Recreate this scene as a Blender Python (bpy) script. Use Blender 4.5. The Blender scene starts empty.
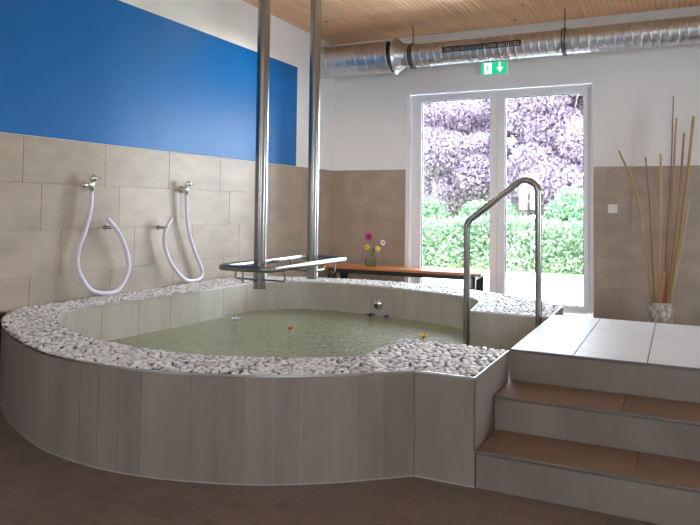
import bpy, bmesh, math, random
import numpy as np
from mathutils import Vector, Matrix
random.seed(7); rng = np.random.default_rng(11)
PI = math.pi
SC = bpy.context.scene
COL = SC.collection

# ------------------------------------------------------------------ materials
def new_mat(name):
    m = bpy.data.materials.new(name); m.use_nodes = True
    nt = m.node_tree; nt.nodes.clear()
    out = nt.nodes.new('ShaderNodeOutputMaterial')
    return m, nt, out
def N(nt, kind, **kw):
    n = nt.nodes.new(kind)
    for k, v in kw.items():
        if k in n.inputs: n.inputs[k].default_value = v
        else: setattr(n, k, v)
    return n
def rgba(c): return (c[0], c[1], c[2], 1)
def srgb(r, g, b):
    f = lambda v: (v/255/12.92) if v/255 <= .04045 else ((v/255+.055)/1.055)**2.4
    return (f(r), f(g), f(b))
def coords(nt, scale=(1,1,1), rot=(0,0,0), loc=(0,0,0)):
    g = nt.nodes.new('ShaderNodeTexCoord')
    mp = N(nt, 'ShaderNodeMapping'); mp.inputs['Scale'].default_value = scale
    mp.inputs['Rotation'].default_value = rot; mp.inputs['Location'].default_value = loc
    nt.links.new(g.outputs['Object'], mp.inputs['Vector'])
    return mp.outputs['Vector']
def noise(nt, vec, scale, detail=4, rough=.55):
    n = N(nt, 'ShaderNodeTexNoise'); n.inputs['Scale'].default_value = scale
    n.inputs['Detail'].default_value = detail; n.inputs['Roughness'].default_value = rough
    if vec is not None: nt.links.new(vec, n.inputs['Vector'])
    return n.outputs['Fac']
def ramp(nt, fac, stops):
    r = nt.nodes.new('ShaderNodeValToRGB')
    el = r.color_ramp.elements
    while len(el) < len(stops): el.new(.5)
    for e, (p, c) in zip(el, stops): e.position = p; e.color = rgba(c)
    nt.links.new(fac, r.inputs['Fac']); return r.outputs['Color']
def mixc(nt, fac, a, b, mode='MIX'):
    m = nt.nodes.new('ShaderNodeMix'); m.data_type = 'RGBA'; m.blend_type = mode
    for sock, v in ((m.inputs[0], fac), (m.inputs[6], a), (m.inputs[7], b)):
        if isinstance(v, (int, float)): sock.default_value = v
        elif isinstance(v, tuple): sock.default_value = rgba(v)
        else: nt.links.new(v, sock)
    return m.outputs[2]
def bump(nt, h, strength=.2, dist=.01):
    b = N(nt, 'ShaderNodeBump'); b.inputs['Strength'].default_value = strength
    b.inputs['Distance'].default_value = dist; nt.links.new(h, b.inputs['Height'])
    return b.outputs['Normal']
def principled(nt, out, color=None, rough=.5, metal=0, normal=None, **kw):
    p = nt.nodes.new('ShaderNodeBsdfPrincipled')
    if isinstance(color, tuple): p.inputs['Base Color'].default_value = rgba(color)
    elif color is not None: nt.links.new(color, p.inputs['Base Color'])
    if isinstance(rough, (int, float)): p.inputs['Roughness'].default_value = rough
    else: nt.links.new(rough, p.inputs['Roughness'])
    p.inputs['Metallic'].default_value = metal
    for k, v in kw.items(): p.inputs[k].default_value = v
    if normal is not None: nt.links.new(normal, p.inputs['Normal'])
    nt.links.new(p.outputs[0], out.inputs['Surface']); return p
def plain(name, c, rough=.5, metal=0, var=.08, nscale=8, bstr=.03, **kw):
    m, nt, out = new_mat(name); v = coords(nt)
    f = noise(nt, v, nscale)
    col = ramp(nt, f, [(.3, tuple(x*(1-var) for x in c)), (.7, tuple(min(1, x*(1+var)) for x in c))])
    principled(nt, out, col, rough, metal, bump(nt, noise(nt, v, nscale*12), bstr, .002), **kw)
    return m
def island(nt): return nt.nodes.new('ShaderNodeNewGeometry').outputs['Random Per Island']
def tile_mat(name, c1, c2, rough=.4, stretch=(1,1,1), mott=.35, spec=.5, rv=1):
    m, nt, out = new_mat(name); v = coords(nt, stretch)
    base = mixc(nt, island(nt), c1, c2)
    f = noise(nt, v, 3.2, 6, .62)
    dark = mixc(nt, mott, base, tuple(x*.68 for x in c2), 'MIX')
    lite = mixc(nt, mott, base, tuple(min(1, x*1.22) for x in c1), 'MIX')
    mm = nt.nodes.new('ShaderNodeMapRange'); mm.inputs[1].default_value = .35; mm.inputs[2].default_value = .66
    nt.links.new(f, mm.inputs[0])
    col = mixc(nt, mm.outputs[0], dark, lite)
    rr = nt.nodes.new('ShaderNodeMapRange'); rr.inputs[3].default_value = rough-.06*rv; rr.inputs[4].default_value = rough+.08*rv
    nt.links.new(f, rr.inputs[0])
    principled(nt, out, col, rr.outputs[0], 0, bump(nt, noise(nt, coords(nt), 60), .05, .002), **{'Specular IOR Level': spec})
    return m

M = {}
M['plaster'] = plain('plaster', srgb(236, 236, 236), .85, 0, .02, 3, .08)
M['plaster_grey'] = plain('plaster_light_grey', srgb(240, 240, 240), .85, 0, .02, 3, .08)
M['blue'] = plain('blue_paint', srgb(0, 104, 180), .40, 0, .03, 2, .03, **{'Specular IOR Level': .32})
M['wall_tile'] = tile_mat('sand_wall_tile', srgb(180, 165, 150), srgb(168, 152, 137), .42, (1,.6,1.4))
M['tub_tile'] = tile_mat('grey_beige_tub_tile', srgb(150, 138, 130), srgb(136, 124, 116), .34, (2,2,.35))
M['inner_tile'] = tile_mat('pale_basin_tile', srgb(190, 184, 173), srgb(178, 171, 160), .4, (2,2,.35))
M['step_tile'] = tile_mat('taupe_riser_tile', srgb(138, 126, 118), srgb(128, 116, 108), .32, (1,1,1))
M['tread_tile'] = tile_mat('warm_brown_tread_tile', srgb(122, 100, 80), srgb(115, 93, 74), .42, (1,1,1))
M['top_tile'] = tile_mat('door_lit_landing_tile', srgb(222, 226, 234), srgb(216, 220, 228), .34, (1,1,1), .12, .8, 0)  # landing tile lightened and cooled, door light put into its colour
M['grout'] = plain('grout', srgb(172, 164, 156), .8, 0, .05, 20)
M['grout_dark'] = plain('grout_brown', srgb(164, 149, 134), .8, 0, .05, 20)
M['pebble_bed'] = plain('pebble_grout', srgb(104, 101, 102), .85, 0, .1, 30)
M['steel'] = plain('brushed_steel', (.31,.30,.285), .24, 1, .04, 40, .02)
M['chrome'] = plain('chrome', (.8,.8,.8), .08, 1, .02, 10, 0)
M['trim'] = plain('aluminium_trim', (.78,.77,.76), .32, 1, .03, 20, .01)
M['trim_dark'] = plain('dark_nosing', (.20,.19,.185), .4, .6, .05, 20, .01)
M['black_steel'] = plain('black_steel', (.035,.036,.04), .42, .2, .1, 20)
M['white_pvc'] = plain('white_pvc', srgb(242, 244, 250), .35, 0, .01, 4, .01)
M['switch'] = plain('switch_white', srgb(240, 240, 238), .3, 0, .01, 4, 0)
M['hose'] = plain('pale_lilac_hose', srgb(226, 222, 238), .35, 0, .02, 30, .02)
M['blue_cap'] = plain('blue_cap', srgb(40, 110, 160), .35)
M['dark_wood'] = plain('dark_red_brown_wood', srgb(70, 34, 24), .5, 0, .2, 6)
M['rubber'] = plain('black_rubber', (.015,.015,.015), .7)

def wood_mat(name, c1, c2, axis, rough=.5, knots=False, dist=.4):
    m, nt, out = new_mat(name)
    st = [22, 22, 22]; st[axis] = 1.2
    v = coords(nt, tuple(st))
    isl = island(nt)
    # shift each board's grain
    add = nt.nodes.new('ShaderNodeVectorMath'); add.operation = 'ADD'
    sc = nt.nodes.new('ShaderNodeMath'); sc.operation = 'MULTIPLY'; sc.inputs[1].default_value = 57
    nt.links.new(isl, sc.inputs[0]); nt.links.new(v, add.inputs[0]); nt.links.new(sc.outputs[0], add.inputs[1])
    f = noise(nt, add.outputs[0], 1.1, 5, .6)
    col = ramp(nt, f, [(.3, c2), (.62, c1)])
    tone = mixc(nt, isl, tuple(x*.86 for x in c1), tuple(min(1, x*1.1) for x in c1))
    col = mixc(nt, .45, col, tone)
    if knots:
        st2 = [9, 9, 9]; st2[axis] = 3.2
        vo = N(nt, 'ShaderNodeTexVoronoi'); vo.inputs['Scale'].default_value = .55
        nt.links.new(coords(nt, tuple(st2)), vo.inputs['Vector'])
        k = ramp(nt, vo.outputs['Distance'], [(.05, (1,1,1)), (.11, (0,0,0))])
        col = mixc(nt, k, col, tuple(x*.42 for x in c2))
    principled(nt, out, col, rough, 0, bump(nt, f, .08, .003))
    return m
M['ceiling_wood'] = wood_mat('pine_boards', srgb(242, 196, 152), srgb(226, 168, 122), 1, .55, True)
M['bench_wood'] = wood_mat('orange_bench_wood', srgb(214, 140, 84), srgb(180, 100, 52), 0, .36)
M['bark'] = wood_mat('tree_bark', srgb(104, 88, 80), srgb(60, 48, 44), 2, .8)

def floor_mat():
    m, nt, out = new_mat('small_brown_floor_tiles')
    v = coords(nt)
    b = N(nt, 'ShaderNodeTexBrick'); b.offset = 0; b.squash = 1
    b.inputs['Scale'].default_value = 1; b.inputs['Mortar Size'].default_value = .0035
    b.inputs['Mortar Smooth'].default_value = .3
    b.inputs['Brick Width'].default_value = .092; b.inputs['Row Height'].default_value = .092
    b.inputs['Color1'].default_value = rgba(srgb(120, 105, 94)); b.inputs['Color2'].default_value = rgba(srgb(98, 85, 75))
    b.inputs['Mortar'].default_value = rgba(srgb(124, 112, 102))
    nt.links.new(v, b.inputs['Vector'])
    f = noise(nt, v, 2.4, 5)
    col = mixc(nt, .4, b.outputs['Color'], srgb(110, 96, 84), 'MIX')
    inv = nt.nodes.new('ShaderNodeMath'); inv.operation = 'SUBTRACT'; inv.inputs[0].default_value = 1
    nt.links.new(b.outputs['Fac'], inv.inputs[1])
    principled(nt, out, col, .42, 0, bump(nt, inv.outputs[0], .4, .004))
    return m
M['floor'] = floor_mat()

def pebble_mat():
    m, nt, out = new_mat('white_grey_river_pebbles')
    col = ramp(nt, island(nt), [(0, srgb(176, 174, 178)), (.22, srgb(222, 222, 226)), (.7, srgb(248, 248, 250)), (.9, srgb(206, 205, 211)), (1, srgb(150, 147, 150))])
    f = noise(nt, coords(nt), 45, 4)
    col = mixc(nt, .25, col, ramp(nt, f, [(.35, srgb(196, 188, 186)), (.6, srgb(246, 246, 250))]))
    principled(nt, out, col, .3, 0)
    return m
M['pebble'] = pebble_mat()

def water_mat():
    m, nt, out = new_mat('greenish_rippled_water')
    v = coords(nt)
    h = nt.nodes.new('ShaderNodeMath'); h.operation = 'ADD'
    nt.links.new(noise(nt, v, 24, 3, .65), h.inputs[0]); nt.links.new(noise(nt, v, 9, 2), h.inputs[1])
    nrm = bump(nt, h.outputs[0], .8, .035)
    tr = N(nt, 'ShaderNodeBsdfTransparent'); tr.inputs['Color'].default_value = rgba((.56,.60,.44))
    df = N(nt, 'ShaderNodeBsdfDiffuse'); df.inputs['Color'].default_value = rgba(srgb(192, 199, 168))
    nt.links.new(nrm, df.inputs['Normal'])
    mx = N(nt, 'ShaderNodeMixShader'); mx.inputs[0].default_value = .55
    nt.links.new(tr.outputs[0], mx.inputs[1]); nt.links.new(df.outputs[0], mx.inputs[2])
    gl = N(nt, 'ShaderNodeBsdfGlossy'); gl.inputs['Roughness'].default_value = .06
    nt.links.new(nrm, gl.inputs['Normal'])
    fr = N(nt, 'ShaderNodeFresnel'); fr.inputs['IOR'].default_value = 1.33; nt.links.new(nrm, fr.inputs['Normal'])
    m2 = N(nt, 'ShaderNodeMixShader'); nt.links.new(fr.outputs[0], m2.inputs[0])
    nt.links.new(mx.outputs[0], m2.inputs[1]); nt.links.new(gl.outputs[0], m2.inputs[2])
    nt.links.new(m2.outputs[0], out.inputs['Surface']); return m
M['water'] = water_mat()
def glass_mat(name, tint=(1,1,1), ior=1.45, rough=0.0):
    m, nt, out = new_mat(name)
    tr = N(nt, 'ShaderNodeBsdfTransparent'); tr.inputs['Color'].default_value = rgba(tint)
    gl = N(nt, 'ShaderNodeBsdfGlossy'); gl.inputs['Roughness'].default_value = rough
    fr = N(nt, 'ShaderNodeFresnel'); fr.inputs['IOR'].default_value = ior
    mx = N(nt, 'ShaderNodeMixShader'); nt.links.new(fr.outputs[0], mx.inputs[0])
    nt.links.new(tr.outputs[0], mx.inputs[1]); nt.links.new(gl.outputs[0], mx.inputs[2])
    nt.links.new(mx.outputs[0], out.inputs['Surface']); return m
M['pane'] = glass_mat('window_glass', (.96,.98,.98), 1.45)
M['jug_glass'] = glass_mat('jug_glass', (.985,.995,.985), 1.16)
_nt = M['jug_glass'].node_tree; _o = _nt.nodes['Material Output']; _s = _o.inputs['Surface'].links[0].from_socket
_d = N(_nt, 'ShaderNodeBsdfTranslucent'); _d.inputs['Color'].default_value = (.86,.9,.86,1)
_m = N(_nt, 'ShaderNodeMixShader'); _m.inputs[0].default_value = .10
_nt.links.new(_s, _m.inputs[1]); _nt.links.new(_d.outputs[0], _m.inputs[2]); _nt.links.new(_m.outputs[0], _o.inputs['Surface'])

def duct_mat():
    m, nt, out = new_mat('galvanised_sheet')
    vo = N(nt, 'ShaderNodeTexVoronoi'); vo.inputs['Scale'].default_value = 38
    nt.links.new(coords(nt), vo.inputs['Vector'])
    c = ramp(nt, vo.outputs['Color'], [(0, (.50,.52,.55)), (1, (.68,.70,.73))])
    principled(nt, out, c, .36, 1); return m
M['duct'] = duct_mat()
def emit(name, c, s):
    m, nt, out = new_mat(name)
    e = N(nt, 'ShaderNodeEmission'); e.inputs['Color'].default_value = rgba(c); e.inputs['Strength'].default_value = s
    nt.links.new(e.outputs[0], out.inputs['Surface']); return m
M['exit_green'] = emit('lit_green_sign', (.03,.80,.36), .85)
M['exit_white'] = emit('lit_white_symbol', (.85,1,.93), 1.6)
def leaf_mat(name, stops, trans=.35):
    m, nt, out = new_mat(name)
    col = ramp(nt, island(nt), stops)
    d = N(nt, 'ShaderNodeBsdfDiffuse'); t = N(nt, 'ShaderNodeBsdfTranslucent')
    nt.links.new(col, d.inputs['Color']); nt.links.new(col, t.inputs['Color'])
    mx = N(nt, 'ShaderNodeMixShader'); mx.inputs[0].default_value = trans
    nt.links.new(d.outputs[0], mx.inputs[1]); nt.links.new(t.outputs[0], mx.inputs[2])
    nt.links.new(mx.outputs[0], out.inputs['Surface']); return m
M['purple_leaf'] = leaf_mat('plum_leaves', [(0, srgb(118, 100, 116)), (.5, srgb(134, 118, 132)), (1, srgb(150, 137, 148))], .45)
M['green_leaf'] = leaf_mat('shrub_leaves', [(0, srgb(70, 96, 72)), (.5, srgb(92, 120, 88)), (1, srgb(130, 150, 112))])
M['hedge_leaf'] = leaf_mat('hedge_leaves', [(0, srgb(74, 92, 72)), (.5, srgb(94, 112, 86)), (1, srgb(122, 136, 106))])
M['terrace'] = plain('pale_concrete', srgb(226, 222, 214), .8, 0, .05, 2)
M['grass'] = plain('pale_lawn', srgb(170, 188, 130), .9, 0, .2, 6)
def bark_vase():
    m, nt, out = new_mat('pale_mottled_vase')
    vo = N(nt, 'ShaderNodeTexVoronoi'); vo.inputs['Scale'].default_value = 24
    vec = coords(nt, (1,1,.8)); nt.links.new(vec, vo.inputs['Vector'])
    c = ramp(nt, vo.outputs['Distance'], [(.0, srgb(226, 222, 214)), (.55, srgb(196, 190, 180)), (.8, srgb(146, 138, 130))])
    c2 = mixc(nt, ramp(nt, noise(nt, vec, 12, 4), [(.45, (0,0,0)), (.6, (1,1,1))]), c, srgb(150, 132, 124))
    principled(nt, out, c2, .6, 0, bump(nt, vo.outputs['Distance'], .6, -.01)); return m
M['vase'] = bark_vase()

# ------------------------------------------------------------------ mesh builder
class MB:
    def __init__(s): s.v = []; s.f = []; s.m = []; s.sm = []
    def add(s, vs, fs, mi=0, smooth=False):
        o = len(s.v); s.v += [tuple(p) for p in vs]
        for f in fs: s.f.append(tuple(i+o for i in f)); s.m.append(mi); s.sm.append(smooth)
    def box(s, a, b, mi=0, rot=None, piv=None):
        x0,y0,z0 = a; x1,y1,z1 = b
        vs = [Vector(p) for p in ((x0,y0,z0),(x1,y0,z0),(x1,y1,z0),(x0,y1,z0),(x0,y0,z1),(x1,y0,z1),(x1,y1,z1),(x0,y1,z1))]
        if rot is not None:
            pv = Vector(piv) if piv else sum(vs, Vector())/8
            vs = [pv + rot @ (p-pv) for p in vs]
        s.add(vs, [(0,3,2,1),(4,5,6,7),(0,1,5,4),(1,2,6,5),(2,3,7,6),(3,0,4,7)], mi)
    def cbox(s, a, b, c=.004, mi=0):
        # box with chamfered edges
        bm = bmesh.new(); bmesh.ops.create_cube(bm, size=1)
        for v in bm.verts: v.co = Vector([(a[i]+b[i])/2 + v.co[i]*(b[i]-a[i]) for i in range(3)])
        bmesh.ops.bevel(bm, geom=bm.edges[:], offset=c, segments=2, affect='EDGES', profile=.5)
        bm.verts.index_update()
        s.add([v.co.copy() for v in bm.verts], [[v.index for v in f.verts] for f in bm.faces], mi, False); bm.free()
    def tube(s, pts, r, n=14, mi=0, caps=True, closed=False):
        P = [Vector(p) for p in pts]; k = len(P)
        rs = r if isinstance(r, (list, tuple)) else [r]*k
        T = []
        for i in range(k):
            a = P[(i-1) % k] if closed or i > 0 else P[i]; b = P[(i+1) % k] if closed or i < k-1 else P[i]
            T.append((b-a).normalized())
        up = Vector((0,0,1)) if abs(T[0].z) < .9 else Vector((1,0,0))
        nrm = (up - T[0]*up.dot(T[0])).normalized()
        vs = []
        for i in range(k):
            if i: nrm = (nrm - T[i]*nrm.dot(T[i])).normalized()
            bi = T[i].cross(nrm)
            for j in range(n):
                a = 2*PI*j/n; vs.append(P[i] + (nrm*math.cos(a) + bi*math.sin(a))*rs[i])
        fs = []
        for i in range(k if closed else k-1):
            for j in range(n):
                a = i*n+j; b = i*n+(j+1) % n; c = ((i+1) % k)*n
                fs.append((a, b, c+(j+1) % n, c+j))
        s.add(vs, fs, mi, True)
        if caps and not closed:
            s.add([vs[j] for j in range(n)], [tuple(range(n))[::-1]], mi)
            s.add([vs[(k-1)*n+j] for j in range(n)], [tuple(range(n))], mi)
    def lathe(s, prof, c=(0,0,0), axis=(0,0,1), n=28, mi=0, smooth=True):
        q = Vector((0,0,1)).rotation_difference(Vector(axis)); c = Vector(c); vs = []; fs = []
        for r, z in prof:
            for j in range(n):
                a = 2*PI*j/n; vs.append(c + q @ Vector((r*math.cos(a), r*math.sin(a), z)))
        for i in range(len(prof)-1):
            for j in range(n):
                fs.append((i*n+j, i*n+(j+1) % n, (i+1)*n+(j+1) % n, (i+1)*n+j))
        if prof[0][0] > 1e-6: fs.append(tuple(range(n))[::-1])
        if prof[-1][0] > 1e-6: fs.append(tuple((len(prof)-1)*n+j for j in range(n)))
        s.add(vs, fs, mi, smooth)
    def plate(s, o, u, v, rects, thick=.008, mi=0, gap=.0011, ch=.0009):
        # tiles on a plane: o origin, u / v unit axes, outward normal u x v
        o = Vector(o); u = Vector(u); v = Vector(v); nn = u.cross(v)
        for (a, b, c, d) in rects:
            a += gap; b += gap; c -= gap; d -= gap
            if c-a < .004 or d-b < .004: continue
            lo = [o+u*x+v*y for x, y in ((a,b),(c,b),(c,d),(a,d))]
            hi = [o+u*x+v*y+nn*thick for x, y in ((a+ch,b+ch),(c-ch,b+ch),(c-ch,d-ch),(a+ch,d-ch))]
            s.add(lo+hi, [(4,5,6,7),(0,1,5,4),(1,2,6,5),(2,3,7,6),(3,0,4,7)], mi)
    def build(s, name, mats, parent=None):
        me = bpy.data.meshes.new(name); me.from_pydata([tuple(p) for p in s.v], [], s.f); me.update()
        mats = mats if isinstance(mats, (list, tuple)) else [mats]
        for m in mats: me.materials.append(m)
        me.polygons.foreach_set('material_index', s.m); me.polygons.foreach_set('use_smooth', s.sm)
        o = bpy.data.objects.new(name, me); COL.objects.link(o)
        if parent is not None: put(o, parent)
        return o
def put(o, parent):
    o.parent = parent; o.matrix_parent_inverse = Matrix.Translation(-parent.location)
def thing(name, label, cat, loc=(0,0,0), group=None, kind=None):
    o = bpy.data.objects.new(name, None); o.location = loc; o.empty_display_size = .1; COL.objects.link(o)
    return tag(o, label, cat, group, kind)
def tag(o, label, cat, group=None, kind=None):
    o['label'] = label; o['category'] = cat
    if group: o['group'] = group
    if kind: o['kind'] = kind
    return o
def struct(o, label=None, cat=None):
    o['kind'] = 'structure'
    if label: o['label'] = label
    if cat: o['category'] = cat
    return o
def catmull(pts, per=10):
    P = [Vector(p) for p in pts]; P = [P[0]*2-P[1]] + P + [P[-1]*2-P[-2]]; out = []
    for i in range(1, len(P)-2):
        for k in range(per):
            t = k/per; a, b, c, d = P[i-1:i+3]
            out.append(.5*((2*b)+(c-a)*t+(2*a-5*b+4*c-d)*t*t+(3*b-a-3*c+d)*t**3))
    out.append(P[-2]); return out
def resample(P, step):
    L = [0]
    for a, b in zip(P, P[1:]): L.append(L[-1]+(b-a).length)
    n = max(1, round(L[-1]/step)); out = []; j = 0
    for i in range(n+1):
        t = L[-1]*i/n
        while j < len(L)-2 and L[j+1] < t: j += 1
        w = (t-L[j])/max(1e-9, L[j+1]-L[j]); out.append(P[j].lerp(P[j+1], min(1, max(0, w))))
    return out
def rows(u0, u1, v0, v1, w, h, shift, starts=None):
    # running-bond rectangles between u0..u1, rows from v1 down
    out = []; r = 0; v = v1
    while v > v0+1e-4:
        b = max(v0, v-h); off = starts[r % len(starts)] if starts else (r*shift)
        k = math.floor((u0-off)/w); x = off+k*w
        while x < u1-1e-4:
            out.append((max(u0, x), b, min(u1, x+w), v)); x += w
        v -= h; r += 1
    return out

# ------------------------------------------------------------------ room shell
XR, YF, ZC = 8.0, -10.6, 3.36
TILE_TOP = 1.674; TH = TILE_TOP/5; TW = .752
X1, X2, DZ = 1.03, 3.27, 2.66        # door opening

# left wall
mb = MB(); mb.box((-.25, YF-.25, -.1), (-.006, .3, 3.6))
wl = struct(mb.build('wall_left', M['plaster']))
mb = MB(); mb.box((-.006, YF, 0), (-.004, 0, TILE_TOP), 1)
rc = rows(YF, 0, 0, TILE_TOP, TW, TH, 0, starts=[-4.70, -4.54, -4.36, -4.62, -4.48])
# plane x=-0.004 facing +x : u = +y, v = +z
mb.plate((-.004, 0, 0), (0,1,0), (0,0,1), rc, .004, 0)
mb.build('tile_cladding', [M['wall_tile'], M['grout_dark']], wl)
mb = MB(); mb.box((-.0055, YF, TILE_TOP+.003), (-.003, -.962, 2.872))
mb.build('blue_paint_panel', M['blue'], wl)['label'] = 'blue painted panel'
# back wall
mb = MB()
mb.box((-.006, .006, -.1), (X1, .3, 3.6)); mb.box((X2, .006, -.1), (XR, .3, 3.6)); mb.box((X1, .006, DZ), (X2, .3, 3.6))
wb = struct(mb.build('wall_back', M['plaster_grey']))
mb = MB()
for a, b in ((0, X1), (X2, XR)):
    mb.box((a, .003, 0), (b, .006, TILE_TOP), 1)
    # facing -y : u = +x, v=+z gives normal -y
    mb.plate((0, .0035, 0), (1,0,0), (0,0,1), rows(a, b, 0, TILE_TOP, TW, TH, 0, starts=[.40, .65, .86, .30, .55]), .0035, 0)
mb.build('tile_cladding', [M['wall_tile'], M['grout_dark']], wb)
# right and front walls with their windows
def wall_with_holes(plane, lo, hi, holes, thick):
    mb = MB(); us = sorted({lo, hi} | {h[0] for h in holes} | {h[1] for h in holes})
    for a, b in zip(us, us[1:]):
        hs = [h for h in holes if h[0] <= a+1e-6 and h[1] >= b-1e-6]
        segs = [(-.1, 3.6)]
        for h in hs:
            segs = [(-.1, h[2]), (h[3], 3.6)]
        for z0, z1 in segs:
            if plane == 'x': mb.box((XR, a, z0), (XR+thick, b, z1))
            else: mb.box((a, YF-thick, z0), (b, YF, z1))
    return mb
HR = [(-3.7, -2.4, .6, 2.2)]
wr = struct(wall_with_holes('x', YF-.25, .3, HR, .25).build('wall_right', M['plaster']))
HF = [(.05, .75, 1.1, 2.2), (4.8, 6.4, 1.1, 2.2)]
wf = struct(wall_with_holes('y', -.006, XR, HF, .25).build('wall_front', M['plaster']))
k = 1
for (a, b, z0, z1) in HR + HF:
    side = 'x' if (a, b, z0, z1) in HR else 'y'
    mb = MB(); g = MB(); t = .07
    n = 2 if b-a < 1.2 else 3
    def bx(m_, u0, w0, u1, w1, d0, d1):
        if side == 'x': m_.box((XR+d0, u0, w0), (XR+d1, u1, w1))
        else: m_.box((u0, YF-d1, w0), (u1, YF-d0, w1))
    bx(mb, a, z0, b, z0+t, .08, .16); bx(mb, a, z1-t, b, z1, .08, .16)
    for i in range(n+1):
        c = a+t/2+(b-a-t)*i/n; bx(mb, c-t/2, z0+t, c+t/2, z1-t, .08, .16)
    bx(g, a+.05, z0+.05, b-.05, z1-.05, .115, .121)
    w = struct(mb.build('window_%d' % k, M['white_pvc'])); g.build('glass_pane', M['pane'], w); k += 1

# ceiling: pine boards running towards the door wall
mb = MB(); mb.box((-.006, YF, ZC+.012), (XR, .006, ZC+.24), 1)
bw = .056; x = -.004
while x < XR-.02:
    mb.cbox((x+.002, YF, ZC), (min(XR, x+bw-.002), .004, ZC+.021), .002); x += bw
ce = struct(mb.build('ceiling', [M['ceiling_wood'], M['dark_wood']]))

# tub plan -----------------------------------------------------------------
H = .475; RB = .457
V2 = lambda L: [Vector((p[0], p[1], 0)) for p in L]
OUT_ARC = catmull(V2([(.010,-4.71),(.14,-4.89),(.37,-5.105),(.77,-5.355),(1.2,-5.545),(1.47,-5.615),(1.77,-5.638),(2.04,-5.61),(2.265,-5.55),(2.47,-5.472),(2.655,-5.37),(2.835,-5.242),(3.062,-5.05)]), 12)
CORN = V2([(3.337,-5.047),(3.337,-4.41)])
IN_A = V2([(2.741,-4.385),(2.728,-4.915)])
IN_ARC = catmull(V2([(2.728,-4.915),(2.607,-5.0),(2.43,-5.105),(2.26,-5.19),(2.03,-5.262),(1.717,-5.283),(1.335,-5.235),(1.05,-5.148),(.767,-5.01),(.58,-4.87),(.44,-4.72),(.375,-4.58),(.372,-4.35),(.41,-4.0),(.455,-3.4),(.475,-2.85),(.52,-2.52),(.68,-2.29),(1.0,-2.165),(1.57,-2.185),(2.15,-2.315),(2.5,-2.46),(2.7,-2.66),(2.79,-3.195)]), 8)
BLK = V2([(3.337,-3.2),(3.337,-2.617)])
OUT_BK = catmull(V2([(3.337,-2.617),(2.9,-2.24),(2.40,-1.97),(1.885,-1.80),(1.4,-1.765),(.82,-1.84),(.3,-2.02),(.010,-2.155)]), 8)

# floor with the basin cut out of it
def fill_loops(loops, z, flip=False):
    bm = bmesh.new()
    for L in loops:
        vs = [bm.verts.new((p[0], p[1], z)) for p in L]
        for i in range(len(vs)): bm.edges.new((vs[i], vs[(i+1) % len(vs)]))
    bmesh.ops.triangle_fill(bm, use_beauty=True, edges=bm.edges[:], use_dissolve=False)
    for f in bm.faces:
        if (f.normal.z < 0) != flip: f.normal_flip()
    bm.verts.index_update()
    r = ([tuple(v.co) for v in bm.verts], [tuple(v.index for v in f.verts) for f in bm.faces]); bm.free(); return r
basin = IN_ARC + V2([(3.30,-3.2),(3.30,-4.40),(2.741,-4.385)])
hole = [(p.x, p.y) for p in basin]
mb = MB()
vs, fs = fill_loops([[(-.006,YF),(XR,YF),(XR,.006),(-.006,.006)], hole], 0); mb.add(vs, fs)
mb.box((-.006, YF, -.9), (XR, .006, -.85))
struct(mb.build('floor', M['floor']))

# ------------------------------------------------------------------ whirlpool tub
tub = thing('whirlpool_tub', 'large round tiled whirlpool tub with a white pebble rim along the left wall', 'whirlpool', (1.6, -3.7, 0))
def strips(mb, path, z0, z1, width, side, thick=.006, jitter=0, mi=0, gap=.0016):
    """vertical tiles along a plan path; side=+1 puts the face on the right of the walking direction"""
    P = resample(path, .03); i = 0; n = len(P)-1
    seg = sum((b-a).length for a, b in zip(P, P[1:]))/max(1, n)
    while i < n:
        w = width*(random.choice([1, 1, 1, 1.9]) if jitter else 1)
        j = min(n, i+max(1, round(w/seg)))
        if n-j < 2: j = n
        pts = P[i:j+1]
        front = []; back = []
        for q, p in enumerate(pts):
            a = P[max(0, i+q-1)]; b = P[min(n, i+q+1)]; d = (b-a).normalized()
            nr = Vector((d.y, -d.x, 0))*side
            along = gap if q == 0 else (-gap if q == len(pts)-1 else 0)
            front.append(p+d*along); back.append(p-nr*thick+d*along)
        vs = []; m_ = len(pts)
        for p, bq in zip(front, back):
            vs += [(p.x,p.y,z0+gap),(p.x,p.y,z1),(bq.x,bq.y,z0+gap),(bq.x,bq.y,z1)]
        fs = []
        for q in range(m_-1):
            a = q*4; b = a+4
            fs += [(a,b,b+1,a+1) if side > 0 else (a,a+1,b+1,b), (a+1,b+1,b+3,a+3)]
        fs += [(0,1,3,2), ((m_-1)*4,(m_-1)*4+2,(m_-1)*4+3,(m_-1)*4+1)]
        mb.add(vs, fs, mi, False)
        i = j
def sheet(mb, path, z0, z1, off, side, mi=0):
    vs = []; n = len(path)
    for q, p in enumerate(path):
        a = path[max(0, q-1)]; b = path[min(n-1, q+1)]; d = (b-a)
        d = d.normalized() if d.length > 0 else Vector((1,0,0)); nr = Vector((d.y,-d.x,0))*side
        w = p-nr*off; vs += [(w.x,w.y,z0),(w.x,w.y,z1)]
    mb.add(vs, [(2*q,2*q+2,2*q+3,2*q+1) for q in range(n-1)], mi, True)
mb = MB()
strips(mb, OUT_ARC, 0, RB, .122, 1, jitter=1); sheet(mb, OUT_ARC, 0, RB-.004, .003, 1, 1)
c0 = [OUT_ARC[-1], CORN[0]]; strips(mb, c0, 0, RB, 5, 1); sheet(mb, c0, 0, RB-.004, .003, 1, 1)
c1 = CORN; strips(mb, c1, 0, RB, .7, 1); sheet(mb, c1, 0, RB-.004, .003, 1, 1)
for pth in (OUT_ARC, c0): sheet(mb, pth, .0005, .007, -.0015, 1, 1)
mb.build('outer_wall', [M['tub_tile'], M['grout']], tub)
mb = MB()
strips(mb, OUT_BK, 0, RB, .2, 1); sheet(mb, OUT_BK, 0, RB-.004, .003, 1, 1)
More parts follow.
